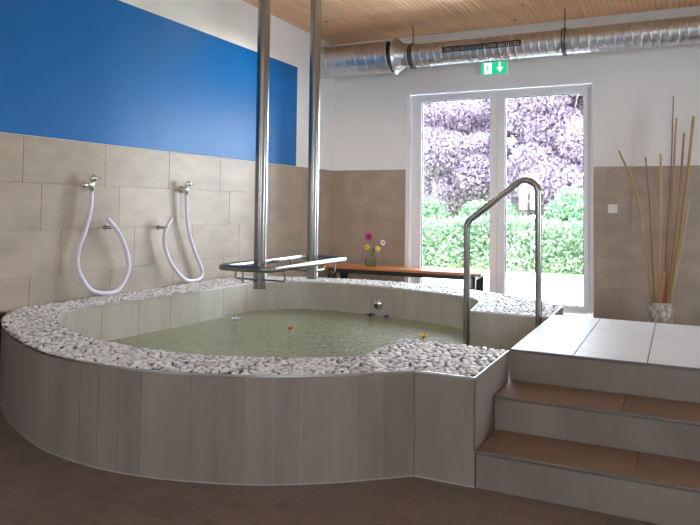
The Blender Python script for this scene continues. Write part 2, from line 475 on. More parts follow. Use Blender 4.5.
strips(mb, BLK, 0, RB, .7, 1); sheet(mb, BLK, 0, RB-.004, .003, 1, 1)
mb.build('rear_wall', [M['tub_tile'], M['grout']], tub)
mb = MB()
for path, w in ((IN_ARC, .34), (IN_A, 5), ([IN_ARC[-1], Vector((3.337,-3.2,0))], .33), ([CORN[1], IN_A[0]], .3)):
    strips(mb, path, -.85, RB, w, 1); sheet(mb, path, -.85, RB-.004, .003, 1, 1)
mb.build('inner_wall', [M['inner_tile'], M['grout']], tub)
mb = MB(); vs, fs = fill_loops([hole], -.84); mb.add(vs, fs)
mb.box((.05, -5.4, -.86), (3.3, -1.9, -.845)); mb.build('basin_floor', M['inner_tile'], tub)
RIM = OUT_ARC + CORN + IN_A + IN_ARC[1:] + BLK + OUT_BK[1:]
mb = MB(); vs, fs = fill_loops([[(p.x, p.y) for p in RIM]], RB); mb.add(vs, fs)
mb.build('rim_bed', M['pebble_bed'], tub)
# thin metal edge strips round the rim
mb = MB()
def edge_strip(mb, path, side, z=RB, w=.0045, hgt=.012):
    P = path; n = len(P); vs = []
    for q, p in enumerate(P):
        a = P[max(0, q-1)]; b = P[min(n-1, q+1)]; d = (b-a).normalized(); nr = Vector((d.y,-d.x,0))*side
        o_ = p+nr*.001; i_ = p-nr*w
        vs += [(o_.x,o_.y,z+.001),(o_.x,o_.y,z+hgt),(i_.x,i_.y,z+hgt),(i_.x,i_.y,z+.001)]
    fs = []
    for q in range(n-1):
        a = 4*q; b = a+4
        for e, g in ((0,1),(1,2),(2,3)): fs.append((a+e, b+e, b+g, a+g))
    fs += [(0,1,2,3), (4*n-4,4*n-1,4*n-2,4*n-3)]
    mb.add(vs, fs)
for path in (OUT_ARC, [OUT_ARC[-1], CORN[0]], CORN, IN_A, IN_ARC, [IN_ARC[-1], BLK[0]], BLK, OUT_BK): edge_strip(mb, path, 1)
mb.build('edge_trim', M['trim'], tub)
mb = MB(); mb.box((3.331, -5.0495, .158), (3.3395, -5.041, RB)); mb.build('corner_trim', M['trim_dark'], tub)['label'] = 'dark vertical corner strip'
# pebbles
def inside(px, py, poly):
    c = np.zeros(px.shape, bool); n = len(poly); j = n-1
    for i in range(n):
        xi, yi = poly[i]; xj, yj = poly[j]
        hit = ((yi > py) != (yj > py)) & (px < (xj-xi)*(py-yi)/((yj-yi) or 1e-12)+xi); c ^= hit; j = i
    return c
rim2 = [(p.x, p.y) for p in RIM]
def edge_dist(P, poly):
    A = np.array(poly); B = np.roll(A, -1, 0); D = B-A; L = (D**2).sum(1)+1e-12
    best = np.full(len(P), 9.)
    for a, d, l in zip(A, D, L):
        t = np.clip(((P-a)@d)/l, 0, 1); best = np.minimum(best, np.hypot(*(P-a-t[:,None]*d).T))
    return best
cand = np.stack([rng.uniform(0, 3.34, 200000), rng.uniform(-5.65, -1.75, 200000)], 1)
cand = cand[inside(cand[:,0], cand[:,1], rim2)]
cand = cand[(edge_dist(cand, rim2) > .016) & (cand[:,0] > .034)]
sp = .0255; cell = {}; keep = []
for p in cand:
    kx, ky = int(p[0]/sp), int((p[1]+6)/sp); ok = True
    for i in (-1,0,1):
        for j in (-1,0,1):
            for q in cell.get((kx+i, ky+j), ()):
                if (q[0]-p[0])**2+(q[1]-p[1])**2 < sp*sp: ok = False
    if ok: cell.setdefault((kx, ky), []).append(p); keep.append(p)
bm = bmesh.new(); bmesh.ops.create_icosphere(bm, subdivisions=2, radius=1); bm.verts.index_update()
IV = np.array([v.co[:] for v in bm.verts]); IF = [tuple(v.index for v in f.verts) for f in bm.faces]; bm.free()
mb = MB()
for p in keep:
    a = rng.uniform(0, PI); L = rng.uniform(.0165, .0235); W = L*rng.uniform(.58, .8); hh = rng.uniform(.0050, .0078)
    v = IV.copy()
    k1 = rng.normal(size=(2,3)); v = v*(1+.09*np.sin(v@k1[0]*2.2)[:,None]+.07*np.cos(v@k1[1]*2.7)[:,None])
    v[:,2] = np.sign(v[:,2])*np.abs(v[:,2])**.8
    v = v*[L, W, hh]; c_, s_ = math.cos(a), math.sin(a)
    v = np.stack([v[:,0]*c_-v[:,1]*s_, v[:,0]*s_+v[:,1]*c_, v[:,2]], 1)
    tx, ty = rng.normal(0, .12, 2); v[:,2] += v[:,0]*tx+v[:,1]*ty
    v += [p[0], p[1], RB+.009+rng.uniform(-.002, .003)]
    mb.add(v.tolist(), IF, 0, True)
mb.build('pebble_mosaic', M['pebble'], tub)
# round nozzle fitting on the rear inside wall
mb = MB(); mb.lathe([(.0,-.004),(.054,-.004),(.054,.006),(.05,.014),(.04,.024),(.022,.031),(.0,.033)], (1.632,-2.20,.306), (-.12,-1,0))
nz = mb.build('water_nozzle', M['chrome'], tub); nz['label'] = 'round chrome nozzle'
mb = MB(); mb.lathe([(.014,.0),(.016,.02),(.012,.026),(.0,.026)], (1.629,-2.228,.30), (-.12,-1,-.15)); mb.build('nozzle_eye', M['black_steel'], nz)

# water
mb = MB(); nx = ny = 150; gx = np.linspace(.3, 3.34, nx); gy = np.linspace(-5.35, -2.1, ny)
wpoly = [(p.x, p.y) for p in IN_ARC] + [(3.335,-3.2),(3.335,-4.40),(2.741,-4.385)]
ins = inside(np.repeat(gx, ny), np.tile(gy, nx), wpoly).reshape(nx, ny)
vs, fs = fill_loops([wpoly], .2)
bm = bmesh.new()
bv = [bm.verts.new(v) for v in vs]
for f in fs: bm.faces.new([bv[i] for i in f])
bmesh.ops.subdivide_edges(bm, edges=[e for e in bm.edges if e.calc_length() > .3], cuts=6, use_grid_fill=True)
bmesh.ops.triangulate(bm, faces=bm.faces[:]); bm.verts.index_update()
mb.add([tuple(v.co) for v in bm.verts], [tuple(v.index for v in f.verts) for f in bm.faces], 0, True); bm.free()
tag(mb.build('water', M['water']), 'murky green rippled water filling the round tub', 'water', kind='stuff')

# ------------------------------------------------------------------ steps and landing
st = thing('tiled_steps', 'brown tiled steps with a door-lit landing at the right side of the tub', 'steps', (4.3, -4.2, 0))
XA, XB = 3.342, 5.6; r1, r2 = .1585, .3165; YS = [-5.047, -4.73, -4.41, -3.127]
tops = [(YS[0], YS[1], r1), (YS[1], YS[2], r2), (YS[2], YS[3], H)]
mb = MB(); rs = MB(); tr = MB(); tp = MB(); ns = MB(); ld = MB(); cr = MB()
for i, (ya, yb, z) in enumerate(tops):
    zb = (0, r1, r2)[i]
    cr.box((XA, ya+.008, zb), (XB, YS[3]-.004, z-.008))
    rs.box((XA, ya+.005, zb), (XB, ya+.008, z-.012), 1)
    off = (3.73, 3.66, 4.0)[i]
    xs = sorted({XA, XB} | {v for v in [off-TW, off, off+TW, off+2*TW] if XA < v < XB})
    rs.plate((0, ya+.006, 0), (1,0,0), (0,0,1), [(a, zb, b, z-.012) for a, b in zip(xs, xs[1:])], .006)
    if i < 2:
        tr.box((XA, ya+.008, z-.009), (XB, yb, z-.006), 1)
        xs = sorted({XA, XB} | {v for v in ((3.97,3.97+TW,3.97+2*TW), (3.90,3.90+TW,3.90+2*TW))[i] if XA < v < XB})
        tr.plate((0, 0, z-.007), (1,0,0), (0,1,0), [(a, ya+.006, b, yb+.004) for a, b in zip(xs, xs[1:])], .007)
    ns.cbox((XA, ya-.002, z-.0125), (XB, ya+.006, z+.0005), .002)
ld.box((XA, YS[2]+.004, H-.012), (XB, YS[3], H-.007), 1)
lr = []
cols = [(XA, 3.655), (3.655, 3.99), (3.99, 4.325), (4.325, 4.66), (4.66, 4.995), (4.995, 5.33), (5.33, XB)]
js = [[-3.875], [-3.53, -4.285], [-3.70], [-4.05], [-3.53, -4.285], [-3.8], [-3.6]]
for (a, b), jj in zip(cols, js):
    ys = sorted([YS[2]+.006, YS[3]] + jj)
    lr += [(a, c, b, d) for c, d in zip(ys, ys[1:])]
ld.plate((0,0,H-.007), (1,0,0), (0,1,0), lr, .007, gap=.0024)
# landing sides: towards the basin, the door side and the far end
rs.plate((XA-.0005, 0, 0), (0,-1,0), (0,0,1), [(3.212, 0, 4.395, H-.012)], .004)
rs.plate((0, YS[3]-.004, 0), (-1,0,0), (0,0,1), [(-XB, 0, -XB+TW, H-.01), (-XB+TW, 0, -XB+2*TW, H-.01), (-XB+2*TW, 0, -XA, H-.01)], .004)
cr.build('core', M['grout'], st)
rs.build('risers', [M['step_tile'], M['grout']], st)
tr.build('treads', [M['tread_tile'], M['grout']], st)['label'] = 'warm brown treads'
ld.build('landing', [M['top_tile'], M['grout_dark']], st)['label'] = 'tiled landing paled with door light'
ns.build('nosing_strips', M['trim_dark'], st)['label'] = 'dark metal nosing strips'

# ------------------------------------------------------------------ entry handrail
hr = thing('entry_handrail', 'bent stainless steel handrail on two posts at the tub entry', 'handrail', (3.0, -3.29, 0))
A = Vector((2.797,-3.285,.0)); yy = -3.285
def bend(pts, rad, n=8):
    P = [Vector(p) for p in pts]; out = [P[0]]
    for a, b, c in zip(P, P[1:], P[2:]):
        d1 = (a-b).normalized(); d2 = (c-b).normalized(); ang = d1.angle(d2); t = rad/math.tan(ang/2)
        p1 = b+d1*t; p2 = b+d2*t; mid = (d1+d2).normalized(); cen = b+mid*(rad/math.sin(ang/2))
        for i in range(n+1):
            s = i/n; w = (p1-cen).slerp(p2-cen, s) if False else None
            q = (p1-cen).lerp(p2-cen, s); q = q.normalized()*rad; out.append(cen+q)
    out.append(P[-1]); return out
path = bend([(2.784,yy,-.838),(2.784,yy,1.098),(3.275,yy,1.482),(3.288,yy,-.838)], .085)
mb = MB(); mb.tube(path, .0225, 16); mb.build('bent_rail', M['steel'], hr)
for px in (2.784, 3.288): mb = MB(); mb.lathe([(.0225,0),(.042,0),(.042,.01),(.026,.016)], (px, yy, -.838)); mb.build('foot_flange', M['steel'], hr)

# ------------------------------------------------------------------ hanging grab frame
gf = thing('hanging_grab_frame', 'steel grab frame hanging from the ceiling on two thick poles over the water', 'grab rail', (1.1, -2.93, ZC))
for y in (-3.36, -2.5):
    mb = MB(); mb.tube([(1.1,y,.533),(1.1,y,ZC-.01)], .0505, 28); mb.lathe([(.0505,0),(.09,0),(.09,.012),(.0505,.012)], (1.1,y,ZC-.012))
    mb.build('pole', M['steel'], gf)
fx0, fx1, fy0, fy1, fz = .865, 1.335, -3.595, -2.265, .71
def rounded(x0, x1, y0, y1, z, r, n=8):
    out = []
    for cx, cy, a0 in ((x1-r,y1-r,0),(x0+r,y1-r,PI/2),(x0+r,y0+r,PI),(x1-r,y0+r,1.5*PI)):
        out += [(cx+r*math.cos(a0+PI/2*i/n), cy+r*math.sin(a0+PI/2*i/n), z) for i in range(n+1)]
    return out
mb = MB(); mb.tube(rounded(fx0, fx1, fy0, fy1, fz, .07), .0255, 16, closed=True); mb.build('rail_loop', M['steel'], gf)
for y in (-3.36, -2.5):
    ends = [(fx1, y), (fx0, y), (1.1, fy0 if y < -3 else fy1)]
    for ex, ey in ends:
        mb = MB(); mb.tube(bend([(1.1,y,.603),(ex,ey,.603),(ex,ey,fz)], .015, 5), .0075, 10); mb.build('brace_rod', M['steel'], gf)

# ------------------------------------------------------------------ shower taps with hoses on the left wall
def tap(y, z, cap, label):
    t = thing('hose_tap', label, 'tap', (0, y, z), 'hose taps on the left wall')
    mb = MB(); mb.lathe([(.036,0),(.036,.007),(.030,.013),(.016,.015),(.016,.05)], (.0,y,z), (1,0,0)); mb.build('wall_flange', M['chrome'], t)
    mb = MB(); mb.lathe([(.0,-.052),(.018,-.052),(.018,-.037),(.0225,-.032),(.0225,.018),(.018,.03),(.0,.03)], (.062,y,z)); mb.build('valve_body', M['chrome'], t)
    ax = Vector((.45,.42,1)); o = Vector((.062,y,z+.022))
    mb = MB(); mb.lathe([(.017,.0),(.024,.010),(.030,.022),(.031,.048),(.028,.052),(.0,.053)], o, ax); mb.tube([o+ax.normalized()*.038, o+ax.normalized()*.040+Vector((.02,.044,-.008))], [.011,.009], 10)
    hd = mb.build('turn_handle', M['chrome'], t)
    mb = MB(); mb.lathe([(.026,.052),(.024,.057),(.0,.058)], o, ax); mb.build('cap', M[cap], hd)
tap(-4.142, 1.342, 'blue_cap', 'chrome hose tap with blue cap on the left wall, farther from the poles')
tap(-3.03, 1.338, 'chrome', 'plain chrome hose tap on the left wall, nearer the steel poles')
def hose(pts, label):
    P = catmull([Vector((x, y, z)) for x, y, z in pts], 8)
    mb = MB(); mb.tube(P, .0165, 14, caps=False)
    d = (P[-1]-P[-2]).normalized()
    mb.tube([P[-1]-d*.002, P[-1]], [.0165,.012], 14, caps=False); mb.tube([P[-1], P[-1]-d*.05], [.012,.012], 12)
    o = mb.build('shower_hose', M['hose']); tag(o, label, 'hose', 'lilac hoses looped on the left wall')
hose([(0.062,-4.145,1.30),(0.062,-4.14,1.25),(0.06,-4.146,1.139),(0.058,-4.187,.992),(0.055,-4.236,.867),(0.055,-4.25,.771),(0.06,-4.232,.673),(0.075,-4.137,.541),(0.085,-3.998,.4965),(0.08,-3.851,.515),(0.07,-3.745,.64),(0.075,-3.76,.782),(0.085,-3.852,.942),(0.09,-3.934,1.027),(0.095,-4.005,1.085)],
     'pale lilac hose in a wide teardrop loop below the blue capped tap')
hose([(0.062,-3.03,1.30),(0.062,-3.028,1.25),(0.06,-3.018,1.114),(0.058,-2.981,.948),(0.055,-2.88,.753),(0.06,-2.787,.602),(0.072,-2.80,.522),(0.085,-2.926,.4965),(0.085,-3.071,.53),(0.075,-3.237,.683),(0.075,-3.319,.845),(0.085,-3.324,.97),(0.09,-3.254,1.075)],
     'pale lilac hose in a leaning J shaped loop nearer the steel poles')
def hook(y, z, label):
    t = thing('hose_holder', label, 'hook', (0, y, z), 'hose holders on the left wall')
    mb = MB(); mb.lathe([(.019,0),(.019,.005),(.0115,.009),(.0115,.068)], (0,y,z), (1,0,0)); mb.build('pin', M['steel'], t)
    mb = MB(); mb.tube([(.0885+.0225*math.cos(a), y+.0225*math.sin(a), z) for a in [PI+ .95*PI*(i/12-.5)*2 for i in range(13)]], .004, 8); mb.build('clip', M['chrome'], t)
hook(-3.937, 1.010, 'small chrome pin holding the free end of the wide looped hose')
hook(-3.326, .995, 'small chrome pin holding the free end of the J shaped hose')

# ------------------------------------------------------------------ garden door
dr = struct(thing('door_1', 'white two leaf glazed garden door in the back wall', 'door', ((X1+X2)/2, .1, 0)))
mb = MB()   # plaster reveal lining
mb.box((X1, -.004, 0), (X1+.05, .06, DZ)); mb.box((X2-.012, -.004, 0), (X2, .06, DZ)); mb.box((X1+.05, -.004, DZ-.04), (X2-.012, .06, DZ))
mb.build('reveal', M['white_pvc'], dr)
fx0_, fx1_ = X1+.052, X2-.013; fz1 = DZ-.042
mb = MB()
mb.cbox((fx0_, .05, 0), (fx0_+.055, .13, fz1)); mb.cbox((fx1_-.04, .05, 0), (fx1_, .13, fz1))
mb.cbox((fx0_+.055, .05, fz1-.045), (fx1_-.04, .13, fz1)); mb.cbox((fx0_+.055, .05, 0), (fx1_-.04, .13, .025))
mb.build('frame', M['white_pvc'], dr)
def leaf(x0, x1, gx0, gx1, gz0, gz1):
    m_ = MB(); z0, z1 = .027, fz1-.047
    m_.cbox((x0, .035, z0), (gx0, .115, z1)); m_.cbox((gx1, .035, z0), (x1, .115, z1))
    m_.cbox((gx0, .035, z0), (gx1, .115, gz0)); m_.cbox((gx0, .035, gz1), (gx1, .115, z1))
    l = m_.build('door_leaf', M['white_pvc'], dr)
    m_ = MB(); m_.box((gx0-.01, .072, gz0-.01), (gx1+.01, .08, gz1+.01)); m_.build('glass_pane', M['pane'], l)
    m_ = MB()   # dark sealing gasket round the pane
    for a, b, c, d in ((gx0,gz0,gx0+.009,gz1),(gx1-.009,gz0,gx1,gz1),(gx0,gz0,gx1,gz0+.009),(gx0,gz1-.009,gx1,gz1)): m_.box((a,.066,b),(c,.086,d))
    m_.build('gasket', M['gasket'], l); return l
M['gasket'] = plain('grey_gasket', srgb(110, 120, 132), .5)
l1 = leaf(fx0_+.057, 2.176, 1.222, 2.092, .105, 2.528)
l2 = leaf(2.18, fx1_-.042, 2.272, 3.160, .105, 2.520)
mb = MB(); mb.cbox((2.205,.022,1.02), (2.235,.036,1.18)); mb.tube(bend([(2.22,.03,1.13),(2.22,-.02,1.13),(2.22,-.02,1.01)], .015, 5), .009, 10)
mb.build('handle', M['white_pvc'], l2)
mb = MB(); mb.cbox((3.185,.012,.03), (3.245,.036,.075)); mb.lathe([(.009,0),(.009,.05)], (3.215,.014,.028)); mb.build('lower_hinge', M['white_pvc'], l2)

# ------------------------------------------------------------------ ventilation duct
vd = thing('ventilation_duct', 'galvanised spiral ventilation duct under the ceiling along the back wall', 'duct', (2.5, -.45, 3.0))
def spiral(mb, x0, x1, r, cy, cz, pitch, n=40):
    # helical seam: one continuous spiral of rings
    prof = [(0, r), (.80, r), (.86, r+.003), (.92, r+.0042), (.97, r+.003)]
    turns = int((x1-x0)/pitch); vs = []
    m_ = len(prof)
    grid = []
    for k in range(turns*n+1):
        a = 2*PI*(k % n)/n
        row = []
        for (t, rr) in prof + [(1, r)]:
            x = x0 + pitch*(k/n + t) - pitch
            x = min(max(x, x0), x1)
            row.append((x, cy+rr*math.cos(a), cz+rr*math.sin(a)))
        grid.append(row)
    w = m_+1
    vs = [p for row in grid for p in row]
    fs = []
    for k in range(len(grid)-1):
        for t in range(w-1):
            a = k*w+t; fs.append((a, a+1, a+w+1, a+w))
    mb.add(vs, fs, 0, True)
mb = MB(); spiral(mb, .0, 1.12, .195, -.45, 3.014, .135)
mb.lathe([(.0,0),(.194,0)], (1.10,-.45,3.014), (1,0,0), 40)
mb.build('wide_section', M['duct'], vd)
mb = MB(); mb.lathe([(.196,0),(.224,.004),(.224,.014),(.197,.02),(.192,.05),(.142,.10),(.14,.14)], (1.075,-.45,3.015), (1,0,0), 40)
mb.build('reducer_collar', M['duct'], vd)
mb = MB(); spiral(mb, 1.12, XR+.15, .135, -.45, 3.0, .085)
mb.build('narrow_section', M['duct'], vd)
gr = MB(); gx0, gx1 = 1.70, 2.585; rot = Matrix.Rotation(math.radians(4), 3, 'X'); pv = (2.1,-.45,3.0)
for a, b in (((gx0,-.603,2.982),(gx1,-.570,2.988)), ((gx0,-.603,3.040),(gx1,-.570,3.046)), ((gx0,-.603,2.988),(gx0+.008,-.570,3.040)), ((gx1-.008,-.603,2.988),(gx1,-.570,3.040))): gr.box(a, b, 0, rot, pv)
gr.box((gx0+.008,-.576,2.988),(gx1-.008,-.568,3.040), 0, rot, pv)
g = gr.build('air_grille', M['black_steel'], vd); g['label'] = 'black slotted air grille'
mb = MB()
for i in range(36):
    x = gx0+.02+(gx1-gx0-.04)*i/35; mb.box((x-.0025,-.600,2.988),(x+.0025,-.577,3.040), 0, rot, pv)
mb.build('slats', M['black_steel'], g)
for x in (1.285, 3.03):
    mb = MB()
    for dx in (-.014, .014):
        mb.tube([(x+dx,-.45+.146*math.cos(2*PI*i/36),3.0+.146*math.sin(2*PI*i/36)) for i in range(36)], .006, 8, closed=True)
    hg = mb.build('hanger_ring', M['black_steel'], vd)
    mb = MB(); mb.tube([(x,-.45,3.14),(x,-.45,ZC)], .006, 8); mb.build('hanger_rod', M['black_steel'], hg)

# ------------------------------------------------------------------ exit sign
es = thing('exit_sign', 'lit green emergency exit sign with white arrow above the garden door', 'sign', (2.155, -.03, 2.86))
sx0, sx1, sz0, sz1 = 1.995, 2.315, 2.785, 2.945
mb = MB(); mb.cbox((sx0,-.04,sz0), (sx1,.003,sz1), .004); mb.build('housing', M['white_pvc'], es)
mb = MB(); mb.box((sx0+.006,-.0435,sz0+.006), (sx1-.006,-.0395,sz1-.006)); mb.build('green_panel', M['exit_green'], es)
mb = MB()
def flat(poly, y=-.046): mb.add([(sx0+a, y, sz0+b) for a, b in poly]+[(sx0+a, y+.003, sz0+b) for a, b in poly], [tuple(range(len(poly)))]+[(i,(i+1) % len(poly),len(poly)+(i+1) % len(poly),len(poly)+i) for i in range(len(poly))])
flat([(.222,.145),(.244,.145),(.244,.085),(.272,.085),(.233,.025),(.194,.085),(.222,.085)]); mb.build('down_arrow', M['exit_white'], es)
mb = MB()
flat([(.045,.145),(.135,.145),(.135,.015),(.045,.015)]); dp = mb.build('doorway_symbol', M['exit_white'], es)
mb = MB()   # running figure in the doorway
for poly in ([(.083,.122),(.097,.122),(.100,.112),(.097,.102),(.083,.102),(.080,.112)], [(.078,.099),(.094,.099),(.098,.068),(.082,.064)],
             [(.084,.068),(.098,.066),(.115,.045),(.107,.038)], [(.080,.066),(.092,.066),(.082,.044),(.086,.022),(.076,.022),(.070,.046)],
             [(.080,.098),(.076,.090),(.060,.080),(.056,.087)], [(.092,.098),(.097,.090),(.112,.084),(.114,.092)]): flat(poly, -.0485)
mb.build('running_figure', M['exit_green'], dp)

# ------------------------------------------------------------------ light switch
sw = thing('light_switch', 'white square light switch on the tiled wall right of the door', 'switch', (3.47, 0, 1.21))
mb = MB(); mb.cbox((3.422,-.009,1.163), (3.518,.002,1.259), .003); pl = mb.build('plate', M['switch'], sw)
mb = MB(); mb.cbox((3.440,-.0135,1.181), (3.500,-.008,1.241), .002); mb.build('rocker', M['switch'], sw)

# ------------------------------------------------------------------ bench by the door
bn = thing('wooden_bench', 'long bench with orange wooden top on black steel legs before the garden door', 'bench', (1.25, -.4, 0))
bz = .475
for i, (a, b) in enumerate(((-.605,-.475), (-.470,-.340), (-.335,-.205))):
    mb = MB(); mb.cbox((.17, a, bz-.030), (2.165, b, bz), .004); mb.build('seat_board', M['bench_wood'], bn)
mb = MB()
for y in (-.57, -.25): mb.box((.26, y-.02, bz-.080), (2.09, y+.02, bz-.030))
mb.box((.26, -.55, bz-.078), (.30, -.27, bz-.030)); mb.box((2.04, -.55, bz-.078), (2.08, -.27, bz-.030))
mb.build('under_frame', M['black_steel'], bn)
for x in (.30, 2.05):
    for y, dy in ((-.57, -.03), (-.25, .03)):
        mb = MB(); vs = [(x-.05,y-.02,bz-.05),(x+.05,y-.02,bz-.05),(x+.05,y+.02,bz-.05),(x-.05,y+.02,bz-.05)]
        lo = [(x-.03,y-.02+dy,0),(x+.03,y-.02+dy,0),(x+.03,y+.02+dy,0),(x-.03,y+.02+dy,0)]
        mb.add(vs+lo, [(0,1,2,3),(7,6,5,4),(0,4,5,1),(1,5,6,2),(2,6,7,3),(3,7,4,0)]); mb.build('leg', M['black_steel'], bn)
    mb = MB(); mb.box((x-.008,-.60,bz-.16), (x+.014,-.592,bz-.045)); mb.build('bracket', M['steel'], bn)

# ------------------------------------------------------------------ jug and flowers on the bench
jx, jy, jz = .738, -.40, bz+.0005
jg = thing('glass_jug', 'small clear glass jug holding flowers on the bench', 'jug', (jx, jy, jz))
mb = MB(); mb.lathe([(.0,.0),(.05,.0),(.066,.012),(.072,.045),(.064,.085),(.046,.130),(.040,.168),(.046,.205),(.050,.218),(.046,.218),(.037,.168),(.043,.125),(.060,.085),(.067,.045),(.06,.016),(.0,.008)], (jx,jy,jz), n=32)
mb.build('body', M['jug_glass'], jg)
mb = MB(); mb.tube(catmull([(jx-.044,jy,jz+.190),(jx-.085,jy,jz+.192),(jx-.108,jy,jz+.13),(jx-.095,jy,jz+.085),(jx-.067,jy,jz+.066)], 6), .0075, 10); mb.build('handle', M['jug_glass'], jg)
mb = MB(); mb.lathe([(.0,.009),(.058,.016),(.066,.045),(.060,.08),(.0,.081)], (jx,jy,jz), n=24); M['jug_water'] = glass_mat('jug_water', (.86,.93,.80), 1.12); mb.build('jug_water', M['jug_water'], jg)
M['stem'] = plain('green_stem', srgb(96, 136, 66), .5)
def flower(name, tip, base, label, petal, centre, rad, n, face, leafy=False):
    t = thing(name, label, 'flower', base, 'flowers in the glass jug')
    b = Vector(base); tp_ = Vector(tip); f = Vector(face).normalized()
    neck = Vector((jx+(tp_.x-jx)*.25, jy, jz+.17))
    mb = MB(); mb.tube(catmull([b, neck, tp_-f*.012], 8), .0035, 8); mb.build('stem', M['stem'], t)
    q = Vector((0,0,1)).rotation_difference(f); mb = MB()
    for ring, (rr, lift) in enumerate(((1, .0), (.72, .012))):
        for i in range(n):
            a = 2*PI*(i+.5*ring)/n; w = rad*.30
            loc = [(0,0,0),(rad*.5*rr,w,.006+lift),(rad*rr,w*.55,.002+lift),(rad*rr*1.05,0,lift),(rad*rr,-w*.55,.002+lift),(rad*.5*rr,-w,.006+lift)]
            r_ = Matrix.Rotation(a, 3, 'Z'); mb.add([tp_+q@(r_@Vector(p)) for p in loc]+[tp_+q@(r_@Vector((p[0],p[1],p[2]-.003))) for p in loc], [(0,1,2,3,4,5),(11,10,9,8,7,6)])
    mb.build('petals', petal, t)
    mb = MB(); mb.lathe([(rad*.34,0),(rad*.32,.014),(rad*.18,.022),(0,.024)], tp_, f, 14); mb.build('flower_centre', centre, t)
    if leafy:
        mb = MB()
        for i in range(5):
            c = neck.lerp(tp_, .25+.13*i); d = Vector((random.uniform(-1,1), random.uniform(-.6,.6), random.uniform(.2,.9))).normalized()*.045; s_ = d.cross(Vector((0,1,0))).normalized()*.010
            mb.add([c, c+d*.5+s_, c+d, c+d*.5-s_], [(0,1,2,3)])
        mb.build('leaves', M['stem'], t)
mag = plain('magenta_petal', srgb(196, 24, 130), .5); yel = plain('yellow_petal', srgb(250, 200, 40), .5); pyel = plain('pale_yellow_petal', srgb(250, 226, 110), .5)
wht = plain('white_petal', srgb(232, 232, 240), .5); dk = plain('dark_centre', srgb(70, 16, 40), .6); och = plain('ochre_centre', srgb(176, 110, 20), .6); ind = plain('indigo_centre', srgb(50, 50, 90), .6)
flower('magenta_flower', (.713,-.41,.835), (.745,-.395,jz+.03), 'tall magenta flower in the glass jug', mag, dk, .047, 12, (.25,-1,.25))
flower('golden_flower', (.700,-.43,.705), (.73,-.41,jz+.03), 'small golden yellow flower on the left side of the jug', yel, och, .036, 10, (.1,-1,.2))
flower('pale_yellow_flower', (.842,-.42,.693), (.75,-.40,jz+.03), 'pale yellow flower drooping on the right side of the jug', pyel, pyel, .035, 9, (.5,-1,.1), True)
flower('white_flower', (.892,-.39,.765), (.74,-.41,jz+.03), 'small white flower with dark centre, rightmost in the jug', wht, ind, .034, 9, (.9,-.7,.3), True)

# ------------------------------------------------------------------ vase with canes
vx, vy = 3.948, -.30
vs_ = thing('floor_vase', 'pale mottled cylindrical floor vase holding tall canes by the back wall', 'vase', (vx, vy, 0))
mb = MB(); mb.lathe([(.0,.0),(.112,.0),(.117,.02),(.114,.09),(.116,.16),(.113,.22),(.116,.262),(.108,.266),(.103,.255),(.103,.03),(.0,.025)], (vx,vy,0), n=40)
mb.build('vase_body', M['vase'], vs_)
tan = wood_mat('tan_cane', srgb(196, 150, 104), srgb(150, 104, 66), 2, .45); olive = wood_mat('olive_cane', srgb(178, 152, 98), srgb(130, 110, 62), 2, .45)
brown = wood_mat('brown_cane', srgb(170, 122, 88), srgb(122, 82, 58), 2, .45); pale = wood_mat('pale_cane', srgb(204, 188, 150), srgb(170, 150, 110), 2, .45)
CANES = [  # tip, bend, mouth x, radius, material, depth offset, label
 ((3.56,1.82), (3.745,1.30), 3.868, .0105, olive, -.02, 'cane bending far out to the left over the light switch side'),
 ((3.812,1.755), (3.857,1.1), 3.886, .0085, brown, .03, 'thin straight brown cane second from the left, next to the bent one'),
 ((3.96,1.78), (3.953,1.1), 3.933, .0125, tan, -.03, 'thick upright tan cane ending level with the thin brown one'),
 ((4.08,2.39), (4.042,1.4), 3.965, .0065, brown, .06, 'thinnest and tallest cane, reaching highest up the white wall'),
 ((4.105,2.15), (4.062,1.3), 3.985, .010, tan, .025, 'knobbly tan cane just right of the tallest one'),
 ((4.175,1.98), (4.118,1.2), 4.010, .0115, brown, -.05, 'reddish brown cane leaning right between the knobbly and the olive cane'),
 ((4.262,2.15), (4.175,1.3), 4.035, .0145, olive, -.015, 'thick olive cane leaning far to the right'),
 ((4.225,1.33), (4.16,.9), 4.045, .006, pale, .05, 'short thin pale cane leaning right, low in front of the tiles'),
 ((3.985,.58), (3.968,.45), 3.948, .0150, tan, -.082, 'short thick tan cane stub just above the vase mouth'),
]
for (tx, tz), (bx_, bz_), mx, r, mt, dy, lab in CANES:
    y = vy+dy
    pts = catmull([(vx+(mx-vx)*.6, y, .03), (mx, y, .27), (bx_, y+dy*.4, bz_), (tx, y+dy*.8, tz)], 14)
    P2 = resample(pts, .012); rad = []
    L = 0
    for i, p in enumerate(P2):
        tt = i/len(P2); base = r*(1.22-.3*tt); ph = (L/.17) % 1
        rad.append(base*(1.22 if ph < .06 else 1)); L += .012
    mb = MB(); mb.tube(P2, rad, 10)
    o = mb.build('bamboo_cane', mt); tag(o, lab, 'cane', 'canes in the floor vase')

